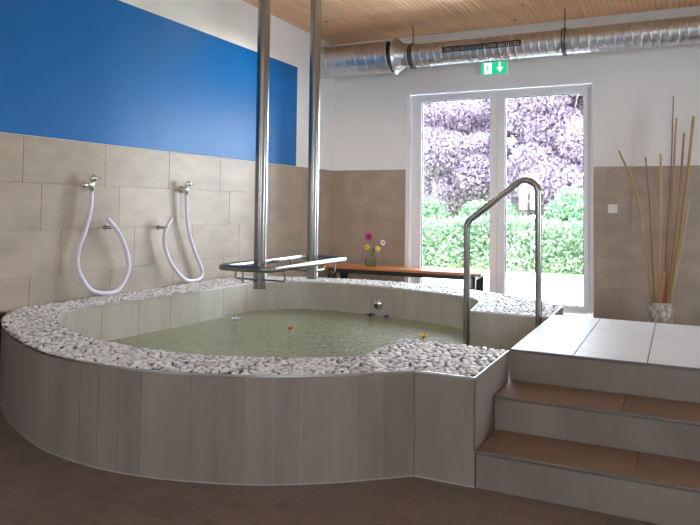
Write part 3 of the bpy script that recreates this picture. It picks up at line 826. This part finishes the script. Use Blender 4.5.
# ------------------------------------------------------------------ floating blossoms
def blossom(x, y, label, petal, r, name):
    mb = MB(); t = thing(name, label, 'blossom', (x, y, .2), 'blossoms floating on the water')
    for i in range(6):
        a = 2*PI*i/6; R_ = Matrix.Rotation(a, 3, 'Z')
        loc = [(0,0,.004),(r*.5,r*.32,.012),(r*.95,r*.2,.022),(r,0,.026),(r*.95,-r*.2,.022),(r*.5,-r*.32,.012)]
        mb.add([Vector((x,y,.2))+R_@Vector(p) for p in loc]+[Vector((x,y,.2))+R_@Vector((p[0],p[1],p[2]-.004)) for p in loc], [(0,1,2,3,4,5),(11,10,9,8,7,6)]+[(k,(k+1) % 6,6+(k+1) % 6,6+k) for k in range(6)])
    mb.build('petals', petal, t)
    mb = MB(); mb.lathe([(r*.3,.0),(r*.3,.014),(0,.022)], (x,y,.2), n=10); mb.build('flower_centre', petal, t)
vio = plain('violet_petal', srgb(70, 40, 120), .5); red = plain('red_petal', srgb(226, 70, 50), .5)
blossom(1.585, -2.265, 'violet blossom floating left below the chrome nozzle', vio, .042, 'violet_blossom')
blossom(1.745, -2.275, 'smaller violet blossom floating right below the chrome nozzle', vio, .030, 'violet_blossom')
blossom(1.296, -3.203, 'small red blossom floating in the middle of the water', red, .024, 'red_blossom')
blossom(.66, -3.06, 'white petals floating by the left wall of the basin', wht, .04, 'white_blossom')
blossom(2.36, -2.99, 'yellow blossom floating just beyond the wide pebble corner', yel, .035, 'yellow_blossom')

# ------------------------------------------------------------------ dark wood panel left of the tub
mb = MB(); mb.cbox((.002, -6.6, 0), (.075, -4.85, .462), .004)
tag(mb.build('low_wood_panel', M['dark_wood']), 'low dark red-brown wooden panel on the left wall beside the tub', 'bench')

# ------------------------------------------------------------------ outside
mb = MB(); mb.box((-14, .3, -.25), (16, 5.2, -.03)); struct(mb.build('terrace_ground', M['terrace']))
mb = MB(); mb.box((-40, 5.2, -.25), (40, 60, -.04)); struct(mb.build('lawn_ground', M['grass']))
def leaves(pts, size, nrm_bias=None):
    n = len(pts); d = rng.normal(size=(n,3)); d /= np.linalg.norm(d, axis=1)[:,None]
    e = rng.normal(size=(n,3)); e -= d*(d*e).sum(1)[:,None]; e /= np.linalg.norm(e, axis=1)[:,None]
    s = rng.uniform(.6, 1.25, n)[:,None]*size
    V = np.stack([pts-d*s, pts+e*s*.5, pts+d*s, pts-e*s*.5], 1).reshape(-1,3)
    return V
def leaf_mesh(name, pts, size, mat, parent=None):
    V = leaves(pts, size); n = len(pts)
    me = bpy.data.meshes.new(name); me.vertices.add(4*n); me.vertices.foreach_set('co', V.astype(np.float32).ravel())
    me.loops.add(4*n); me.loops.foreach_set('vertex_index', np.arange(4*n, dtype=np.int32))
    me.polygons.add(n); me.polygons.foreach_set('loop_start', np.arange(0, 4*n, 4, dtype=np.int32)); me.polygons.foreach_set('loop_total', np.full(n, 4, np.int32))
    me.update(calc_edges=True); me.validate(); me.materials.append(mat)
    o = bpy.data.objects.new(name, me); COL.objects.link(o)
    if parent is not None: put(o, parent)
    return o
def blob_points(blobs, n):
    out = []
    w = np.array([b[3]*b[4]*b[5] for b in blobs]); w = w/w.sum()
    for b, q in zip(blobs, w):
        m = int(n*q); d = rng.normal(size=(m,3)); d /= np.linalg.norm(d, axis=1)[:,None]
        r = rng.uniform(.35, 1, m)[:,None]**.5; out.append(np.array(b[:3])+d*r*np.array(b[3:6]))
    return np.concatenate(out)
# hedge
hd = thing('clipped_hedge', 'low green clipped hedge beyond the terrace outside the door', 'hedge', (0, 6.0, -.04))
P = np.stack([rng.uniform(-9, 7, 60000), rng.uniform(5.4, 6.5, 60000), rng.uniform(-.04, .98, 60000)], 1)
P[:,2] += .05*np.sin(P[:,0]*2.3)+rng.normal(0, .03, len(P)); surf = (P[:,1] < 5.75) | (P[:,2] > .75); P = P[surf | (rng.random(len(P)) < .3)]
leaf_mesh('foliage', P, .055, M['hedge_leaf'], hd)
# green shrubs behind the hedge
for (x, y, w, h, lab) in ((-1.75, 8.0, .75, 1.4, 'green shrub behind the hedge seen through the left pane, under the left purple tree'), (.15, 7.8, .75, 1.3, 'green shrub behind the hedge seen beside the middle of the door'), (1.95, 8.0, .75, 1.5, 'green shrub behind the hedge at the right end of the right pane')):
    s = thing('garden_shrub', lab, 'shrub', (x, y, -.04), 'shrubs behind the hedge')
    bl = [(x+random.uniform(-.5,.5)*w, y+random.uniform(-.3,.3), h*random.uniform(.35,.75), w*.6, .6, h*.42) for _ in range(6)]
    leaf_mesh('foliage', blob_points(bl, 7000), .07, M['green_leaf'], s)
def tree(x, y, h, crown, n, lab, mat, size):
    t = thing('plum_tree' if mat == 'purple_leaf' else 'garden_tree', lab, 'tree', (x, y, -.04), 'trees beyond the hedge')
    mb = MB(); mb.tube([(x,y,-.08),(x+.05,y,h*.3),(x-.05,y,h*.62)], [.15,.10,.04], 10)
    for i in range(12):
        a = random.uniform(0, 2*PI); z0 = h*random.uniform(.4,.6); L = random.uniform(1.0,1.9)
        mb.tube([(x,y,z0),(x+L*.5*math.cos(a),y+L*.5*math.sin(a),z0+.55),(x+L*math.cos(a),y+L*math.sin(a),z0+1.3)], [.04,.025,.01], 7)
    mb.build('trunk', M['bark'], t)
    leaf_mesh('foliage', blob_points(crown, n), size, M[mat], t)
def crown(x, y, w, z0, z1, k, dp=1.6):
    out = []
    for _ in range(k):
        a = random.uniform(0, 2*PI); q = math.sqrt(random.random()); z = random.uniform(z0, z1)
        out.append((x+w*q*math.cos(a), y+dp*q*math.sin(a), z, random.uniform(.5,.95), random.uniform(.5,.9), random.uniform(.4,.7)))
    return out
tree(-1.9, 11.6, 5.2, crown(-1.75, 11.6, 1.1, 1.35, 4.6, 46), 170000, 'big plum purple tree filling the left pane of the garden door', 'purple_leaf', .062)
tree(1.35, 11.2, 5.6, crown(1.2, 11.2, 1.45, 1.35, 5.0, 60), 210000, 'big plum purple tree filling the right pane of the garden door', 'purple_leaf', .062)

# ------------------------------------------------------------------ light
w = bpy.data.worlds.new('sky'); SC.world = w; w.use_nodes = True
nt = w.node_tree; nt.nodes.clear(); out = nt.nodes.new('ShaderNodeOutputWorld')
bg = nt.nodes.new('ShaderNodeBackground')
tc = nt.nodes.new('ShaderNodeTexCoord'); sx = nt.nodes.new('ShaderNodeSeparateXYZ'); nt.links.new(tc.outputs['Generated'], sx.inputs[0])
c = ramp(nt, sx.outputs['Z'], [(0, (.86,.92,1)), (.5, (.76,.87,1.0)), (1, (.52,.72,1.0))])
nt.links.new(c, bg.inputs['Color']); bg.inputs['Strength'].default_value = 29.0
nt.links.new(bg.outputs[0], out.inputs['Surface'])
def sun(d, e, col, ang):
    l = bpy.data.lights.new('sun', 'SUN'); l.energy = e; l.color = col; l.angle = ang
    o = bpy.data.objects.new('sun', l); COL.objects.link(o)
    o.rotation_euler = Vector(d).to_track_quat('-Z', 'Y').to_euler(); return o
sun((-.40, .06, -.9), 26.0, (1,.97,.92), .01)
def area(name, loc, d, sx_, sy_, e, col, portal=False):
    l = bpy.data.lights.new(name, 'AREA'); l.shape = 'RECTANGLE'; l.size = sx_; l.size_y = sy_; l.energy = e; l.color = col
    o = bpy.data.objects.new(name, l); COL.objects.link(o); o.location = loc
    o.rotation_euler = Vector(d).to_track_quat('-Z', 'Y').to_euler()
    if portal: l.cycles.is_portal = True
    return o
area('door_portal', (2.15, .2, 1.3), (0,-1,0), 2.2, 2.6, 1, (1,1,1), True)
for (a, b, z0, z1) in HR: area('window_portal', (XR+.2, (a+b)/2, (z0+z1)/2), (-1,0,0), b-a, z1-z0, 1, (1,1,1), True)
for (a, b, z0, z1) in HF: area('window_portal', ((a+b)/2, YF-.2, (z0+z1)/2), (0,1,0), b-a, z1-z0, 1, (1,1,1), True)
# ceiling downlights of the room (fixtures set into the boards)
def downlight(x, y, e):
    mb = MB(); mb.lathe([(.05,0),(.075,0),(.075,-.008),(.05,-.012)], (x,y,ZC)); mb.build('downlight', M['white_pvc'], ce)
    l = bpy.data.lights.new('downlight_lamp', 'SPOT'); l.energy = e; l.color = (1,.90,.78); l.spot_size = math.radians(150); l.spot_blend = .6; l.shadow_soft_size = .05
    o = bpy.data.objects.new('downlight_lamp', l); COL.objects.link(o); o.location = (x, y, ZC-.03)
downlight(.85, -2.15, 70)
def panel(x, y, e):  # unseen ceiling panels, added for warm fill from the camera side
    mb = MB(); mb.cbox((x-.62, y-.62, ZC-.045), (x+.62, y+.62, ZC), .006); mb.build('fill_panel', M['white_pvc'], ce)
    l = bpy.data.lights.new('fill_lamp', 'AREA'); l.shape = 'SQUARE'; l.size = 1.15; l.energy = e; l.color = (1,.88,.76)
    o = bpy.data.objects.new('fill_lamp', l); COL.objects.link(o); o.location = (x, y, ZC-.05)
panel(2.6, -8.6, 24); panel(5.6, -8.6, 24)

# ------------------------------------------------------------------ camera
cam = bpy.data.cameras.new('camera'); co = bpy.data.objects.new('camera', cam); COL.objects.link(co)
cx, cy, cz, yaw, pitch, roll, f, ppy = 4.1364, -7.9209, 1.1983, -.4563, .0388, .0119, 673.2432, 180.4953
def cam_axes():
    fw = Vector((math.sin(yaw)*math.cos(pitch), math.cos(yaw)*math.cos(pitch), math.sin(pitch)))
    r = Vector((math.cos(yaw), -math.sin(yaw), 0)); u = r.cross(fw)
    return math.cos(roll)*r+math.sin(roll)*u, -math.sin(roll)*r+math.cos(roll)*u, fw
r, u, fw = cam_axes()
co.matrix_world = Matrix(((r.x,u.x,-fw.x,cx),(r.y,u.y,-fw.y,cy),(r.z,u.z,-fw.z,cz),(0,0,0,1)))
cam.sensor_width = 36; cam.lens = f*36/700; cam.shift_y = -(262.5-ppy)/700
cam.clip_start = .02; cam.clip_end = 200
SC.camera = co

SC.view_settings.view_transform = 'Standard'; SC.view_settings.look = 'None'
SC.view_settings.gamma = 1; SC.view_settings.use_curve_mapping = False
SC.view_settings.exposure = 0.0
